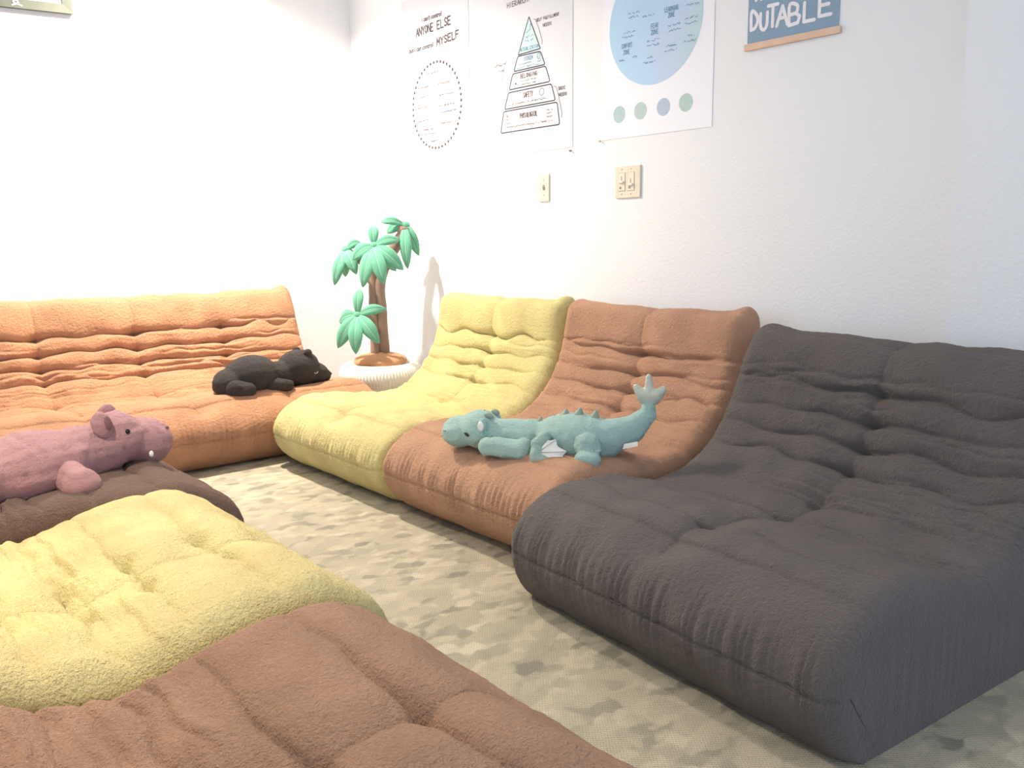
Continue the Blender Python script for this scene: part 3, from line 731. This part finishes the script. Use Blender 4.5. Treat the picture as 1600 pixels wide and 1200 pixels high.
# poster 2 : pyramid
yl, zb = 3.668, 1.408
p2 = wall_item('poster', yl, zb, 'white poster with a five-tier pyramid diagram above the single switch', 'poster', GP)
paper(p2, 0.738, 0.90, M_paper)
tiers = [[(3.222, 2.022), (3.143, 1.868), (3.301, 1.864)], [(3.143, 1.856), (3.112, 1.793), (3.334, 1.793), (3.304, 1.858)], [(3.108, 1.785), (3.078, 1.713), (3.370, 1.713), (3.342, 1.783)],
         [(3.069, 1.701), (3.043, 1.626), (3.406, 1.626), (3.375, 1.700)], [(3.031, 1.616), (3.014, 1.516), (3.437, 1.516), (3.413, 1.616)]]
def rounded(pts, r=0.012):
    out = []; n = len(pts)
    for i in range(n):
        p = Vector(pts[i]); a = Vector(pts[i-1]); b = Vector(pts[(i+1) % n])
        pa = p+(a-p).normalized()*r; pb = p+(b-p).normalized()*r
        for k in range(6):
            t = k/5; out.append(tuple(pa*(1-t)**2+p*2*t*(1-t)+pb*t*t))
    return out
out = Print()
for i, tr in enumerate(tiers):
    loop = rounded([(yl-a, b-zb) for a, b in tr], 0.006 if i == 0 else 0.012)
    out.ribbon(loop, 0.0048, True)
    fl = Print(); fl.poly(loop); fl.build('tier', (M_blue1, M_blue2, M_paper, M_paper, M_paper)[i], p2, 0.0016)
out.build('pyramid_outline', M_ink_d, p2, 0.0022)
pr = Print(); pr.caps('ACTUALIZATION', yl-3.285, yl-3.150, 1.876-zb, 0.015, 0.0028); pr.scribble(yl-3.25, yl-3.19, 1.912-zb, 0.010, 0.002, 41); pr.scribble(yl-3.245, yl-3.18, 1.93-zb, 0.010, 0.002, 42)
pr.ribbon([(yl-3.24, 1.955-zb), (yl-3.215, 1.965-zb), (yl-3.21, 1.99-zb), (yl-3.20, 1.975-zb)], 0.003)
pr.caps('ESTEEM', yl-3.255, yl-3.195, 1.832-zb, 0.015, 0.0028); pr.scribble(yl-3.29, yl-3.20, 1.815-zb, 0.008, 0.002, 43); pr.scribble(yl-3.31, yl-3.15, 1.80-zb, 0.008, 0.002, 44)
for k in range(9): a = 2*math.pi*k/8; 
pr.ribbon([(yl-3.155+0.010*math.cos(2*math.pi*k/10), 1.838-zb+0.013*math.sin(2*math.pi*k/10)) for k in range(10)], 0.003, True)
pr.scribble(yl-3.165, yl-3.14, 1.812-zb, 0.008, 0.002, 45)
pr.build('upper_tier_text', M_inkblue, p2, 0.0022)
pr = Print(); pr.caps('BELONGING', yl-3.285, yl-3.165, 1.755-zb, 0.018, 0.0028); pr.scribble(yl-3.29, yl-3.17, 1.738-zb, 0.008, 0.0018, 46); pr.scribble(yl-3.29, yl-3.17, 1.722-zb, 0.008, 0.0018, 47); pr.disc((yl-3.32, 1.735-zb), 0.005)
pr.caps('SAFETY', yl-3.265, yl-3.195, 1.665-zb, 0.022, 0.003); pr.scribble(yl-3.35, yl-3.10, 1.640-zb, 0.008, 0.0018, 48)
pr.ribbon([(yl-3.135+0.016*math.cos(2*math.pi*k/12), 1.675-zb+0.016*math.sin(2*math.pi*k/12)) for k in range(12)], 0.002, True)
pr.caps('PHYSIOLOGICAL', yl-3.29, yl-3.165, 1.572-zb, 0.022, 0.003); pr.scribble(yl-3.39, yl-3.06, 1.535-zb, 0.009, 0.0018, 49)
for v in (1.585, 1.57, 1.555): pr.scribble(yl-3.10, yl-3.06, v-zb, 0.008, 0.0018, int(v*1000)); pr.scribble(yl-3.395, yl-3.37, v-zb, 0.010, 0.0018, int(v*999))
pr.scribble(yl-3.481, yl-3.385, 1.830-zb, 0.012, 0.002, 50); pr.scribble(yl-3.455, yl-3.40, 1.803-zb, 0.012, 0.002, 51)
pr.build('lower_tier_text', M_ink_l, p2, 0.0022)
pr = Print(); pr.caps('HIERARCHY (', yl-3.379, yl-3.175, 2.090-zb, 0.022, 0.0032, 0.0); pr.caps('SELF FULFILLMENT', yl-3.170, yl-3.015, 1.990-zb, 0.013, 0.0022); pr.caps('NEEDS', yl-3.125, yl-3.065, 1.960-zb, 0.013, 0.0022)
pr.caps('BASIC', yl-3.020, yl-2.975, 1.668-zb, 0.014, 0.0024); pr.caps('NEEDS', yl-3.018, yl-2.965, 1.640-zb, 0.013, 0.0024)
pr.ribbon(curve2 := [(yl-3.190, 2.006-zb), (yl-3.175, 2.0-zb), (yl-3.150, 1.95-zb), (yl-3.130, 1.90-zb), (yl-3.134, 1.885-zb)], 0.0022)
pr.ribbon([(yl-3.052, 1.690-zb), (yl-3.035, 1.683-zb), (yl-3.020, 1.64-zb), (yl-2.998, 1.56-zb), (yl-3.003, 1.545-zb)], 0.0022)
pr.ribbon([(yl-3.385, 1.845-zb), (yl-3.40, 1.84-zb), (yl-3.43, 1.75-zb)], 0.0016)
pr.build('side_notes', M_ink, p2, 0.0022)
# poster 3 : blue circle chart
yl, zb = 2.745, 1.421
p3 = wall_item('poster', yl, zb, 'white poster with a big blue circle above four small dots', 'poster', GP)
paper(p3, 0.584, 0.90, M_paper2)
pr = Print(); pr.disc((0, 0), 0.246, 72)
oc = pr.build('big_circle', M_circle, p3, 0.0016); oc.location = (yl-2.46, 1.863-zb, 0.0016)
for (a, b), mt in zip([(2.645, 1.519), (2.526, 1.521), (2.403, 1.522), (2.289, 1.526)], (M_teal, M_sage, M_peri, M_sage)):
    pr = Print(); pr.disc((yl-a, b-zb), 0.035, 32); pr.build('small_circle', mt, p3, 0.0016)
pr = Print()
for txt, u0, u1, v in (('COMFORT', 2.635, 2.575, 1.784), ('ZONE', 2.625, 2.588, 1.758), ('FEAR', 2.475, 2.435, 1.836), ('ZONE', 2.475, 2.435, 1.812), ('LEARNING', 2.405, 2.335, 1.885), ('ZONE', 2.387, 2.352, 1.862)):
    pr.caps(txt, yl-u0, yl-u1, v-zb, 0.017, 0.0032)
for i, (a, b) in enumerate([(2.569, 1.910), (2.565, 1.895), (2.489, 1.885), (2.592, 1.839), (2.600, 1.823), (2.355, 1.826), (2.350, 1.806), (2.27, 1.838), (2.27, 1.818), (2.265, 1.885), (2.268, 1.772), (2.272, 1.752),
                            (2.363, 1.750), (2.370, 1.732), (2.463, 1.785), (2.463, 1.767), (2.478, 1.722), (2.480, 1.703), (2.632, 1.733), (2.558, 1.738)]):
    hw = 0.016 if b in (1.733, 1.738, 1.722, 1.772) else 0.032
    pr.scribble(yl-a-hw, yl-a+hw, b-zb, 0.009, 0.0024, 60+i)
pr.build('chart_text', M_inkblue, p3, 0.0022)['kind'] = 'stuff'
# banner with wooden rod
yl, zb = 2.010, 1.685
b4 = wall_item('canvas_banner', yl, zb, 'slate blue hanging banner with white brushed letters and a wooden rod', 'banner')
paper(b4, 0.362, 0.50, M_banner, 'canvas', 0.002)
pr = Print()
for ch, u0, u1, v, hh in (('D', 1.997, 1.966, 1.745, 0.062), ('U', 1.958, 1.926, 1.737, 0.058), ('T', 1.925, 1.886, 1.743, 0.072), ('A', 1.888, 1.845, 1.740, 0.064), ('B', 1.838, 1.795, 1.733, 0.068), ('L', 1.782, 1.738, 1.735, 0.062), ('E', 1.722, 1.676, 1.742, 0.066)):
    for st in GLY[ch]:
        pr.ribbon([(yl-u0+(u0-u1)*x, v-zb+hh*y) for x, y in smooth_st(st)], 0.0125, round_=True)
for ch, u0, u1 in (('I', 1.99, 1.965), ('R', 1.955, 1.92), ('R', 1.91, 1.875), ('E', 1.86, 1.825)):
    for st in GLY[ch]:
        pr.ribbon([(yl-u0+(u0-u1)*x, 1.845-zb+0.06*y) for x, y in smooth_st(st)], 0.0125, round_=True)
pr.build('lettering', M_brush, b4, 0.0028)
bm = bmesh.new(); add_box(bm, (-0.008, -0.012, 0.0005), (0.372, 0.012, 0.012), 0.002); link('wooden_rod', bm_mesh('wooden_rod', bm), M_wood, b4)
# push pins
for yy, zz_, lb in ((2.936, 1.392, 'tiny grey pin at the lower corner of the pyramid poster'), (2.752, 1.418, 'tiny pale pin at the lower corner of the blue circle poster')):
    o = wall_item('push_pin', yy, zz_, lb, 'pin', 'poster pins')
    link('head', lathe('head', [(0.0045, 0.004), (0.005, 0.006), (0.003, 0.009), (0.0045, 0.013), (0.004, 0.015)], 16), M_pin if yy > 2.9 else M_ivory, o)
    link('shaft', lathe('shaft', [(0.0012, 0.0), (0.0012, 0.005)], 8), M_pin, o)
# switches
s1 = wall_item('light_switch', 3.156, 1.173, 'ivory single toggle switch plate under the pyramid poster', 'switch')
bm = bmesh.new(); add_box(bm, (0, 0, 0), (0.072, 0.128, 0.006), 0.002); link('plate', bm_mesh('plate', bm), M_ivory, s1)
bm = bmesh.new(); add_box(bm, (0.030, 0.052, 0.005), (0.042, 0.078, 0.007), 0.0006); link('slot', bm_mesh('slot', bm), M_groove, s1)
bm = bmesh.new(); add_box(bm, (0.032, 0.063, 0.005), (0.040, 0.074, 0.018), 0.0015); link('toggle', bm_mesh('toggle', bm), M_ivory2, s1)
for v in (0.030, 0.098): link('screw', lathe('screw', [(0.0028, 0.005), (0.0026, 0.007), (0.001, 0.0074)], 12), M_groove, s1, (0.036, v, 0))
s2 = wall_item('dimmer_switch', 2.660, 1.169, 'ivory double slider switch plate under the blue circle poster', 'switch')
bm = bmesh.new(); add_box(bm, (0, 0, 0), (0.142, 0.135, 0.007), 0.0025); link('plate', bm_mesh('plate', bm), M_ivory, s2)
for u0, kn in ((0.021, 0.062), (0.073, 0.050)):
    bm = bmesh.new(); add_box(bm, (u0-0.0015, 0.0285, 0.006), (u0+0.0385, 0.1065, 0.0076), 0.0005); bz = link('bezel', bm_mesh('bezel', bm), M_groove, s2)
    bm = bmesh.new(); add_box(bm, (u0, 0.030, 0.006), (u0+0.037, 0.105, 0.009), 0.001); sl = link('slider_panel', bm_mesh('slider_panel', bm), M_ivory2, s2)
    bm = bmesh.new(); add_box(bm, (u0+0.016, kn, 0.0085), (u0+0.0195, kn+0.030, 0.0096)); link('slot', bm_mesh('slot', bm), M_groove, sl)
    bm = bmesh.new(); add_box(bm, (u0+0.006, kn, 0.0085), (u0+0.032, kn+0.010, 0.017), 0.002); link('slider_knob', bm_mesh('slider_knob', bm), M_ivory2, sl)
    bm = bmesh.new(); add_box(bm, (u0+0.007, 0.038, 0.0085), (u0+0.017, 0.048, 0.0096)); link('rocker', bm_mesh('rocker', bm), M_groove, sl)
    for v in (0.016, 0.120): link('screw', lathe('screw', [(0.0026, 0.006), (0.0024, 0.008), (0.001, 0.0084)], 12), M_groove, s2, (u0+0.018, v, 0))
# framed picture high on the back wall (frame tilts slightly)
pf = empty('picture_frame'); mf = Matrix.Rotation(math.radians(-2.2), 4, 'Y') @ Matrix(((1, 0, 0, 0), (0, 0, -1, 0), (0, 1, 0, 0), (0, 0, 0, 1))); mf.translation = Vector((0.78, YA-0.001, 2.088)); pf.matrix_world = mf
tag(pf, 'silver grey picture frame high on the back wall', 'picture frame')
FWd, FH, rw = 0.51, 0.42, 0.043
def rail(a, b, c, d_):
    V = [(*a, 0.0), (*b, 0.0), (*c, 0.0), (*d_, 0.0), (*a, 0.024), (*b, 0.024), (*c, 0.019), (*d_, 0.019)]
    return mesh_from('rail', V, [(3, 2, 1, 0), (4, 5, 6, 7), (0, 1, 5, 4), (1, 2, 6, 5), (2, 3, 7, 6), (3, 0, 4, 7)], False)
o4 = [(0, 0), (FWd, 0), (FWd, FH), (0, FH)]; i4 = [(rw, rw), (FWd-rw, rw), (FWd-rw, FH-rw), (rw, FH-rw)]
for k in range(4): link('rail', rail(o4[k], o4[(k+1) % 4], i4[(k+1) % 4], i4[k]), M_frame, pf)
link('mat_board', box_mesh('mat_board', (rw, rw, 0.004), (FWd-rw, FH-rw, 0.012)), M_mat, pf)
link('picture', box_mesh('picture', (rw+0.018, rw+0.02, 0.010), (FWd-rw-0.018, FH-rw-0.02, 0.0135)), M_paper, pf)
pr = Print(); pr.ribbon([(0.245, 0.012), (0.258, 0.017), (0.272, 0.024), (0.268, 0.034), (0.255, 0.034), (0.250, 0.026), (0.262, 0.020), (0.285, 0.012)], 0.006); pr.build('sticker_mark', M_white, pf, 0.0245)
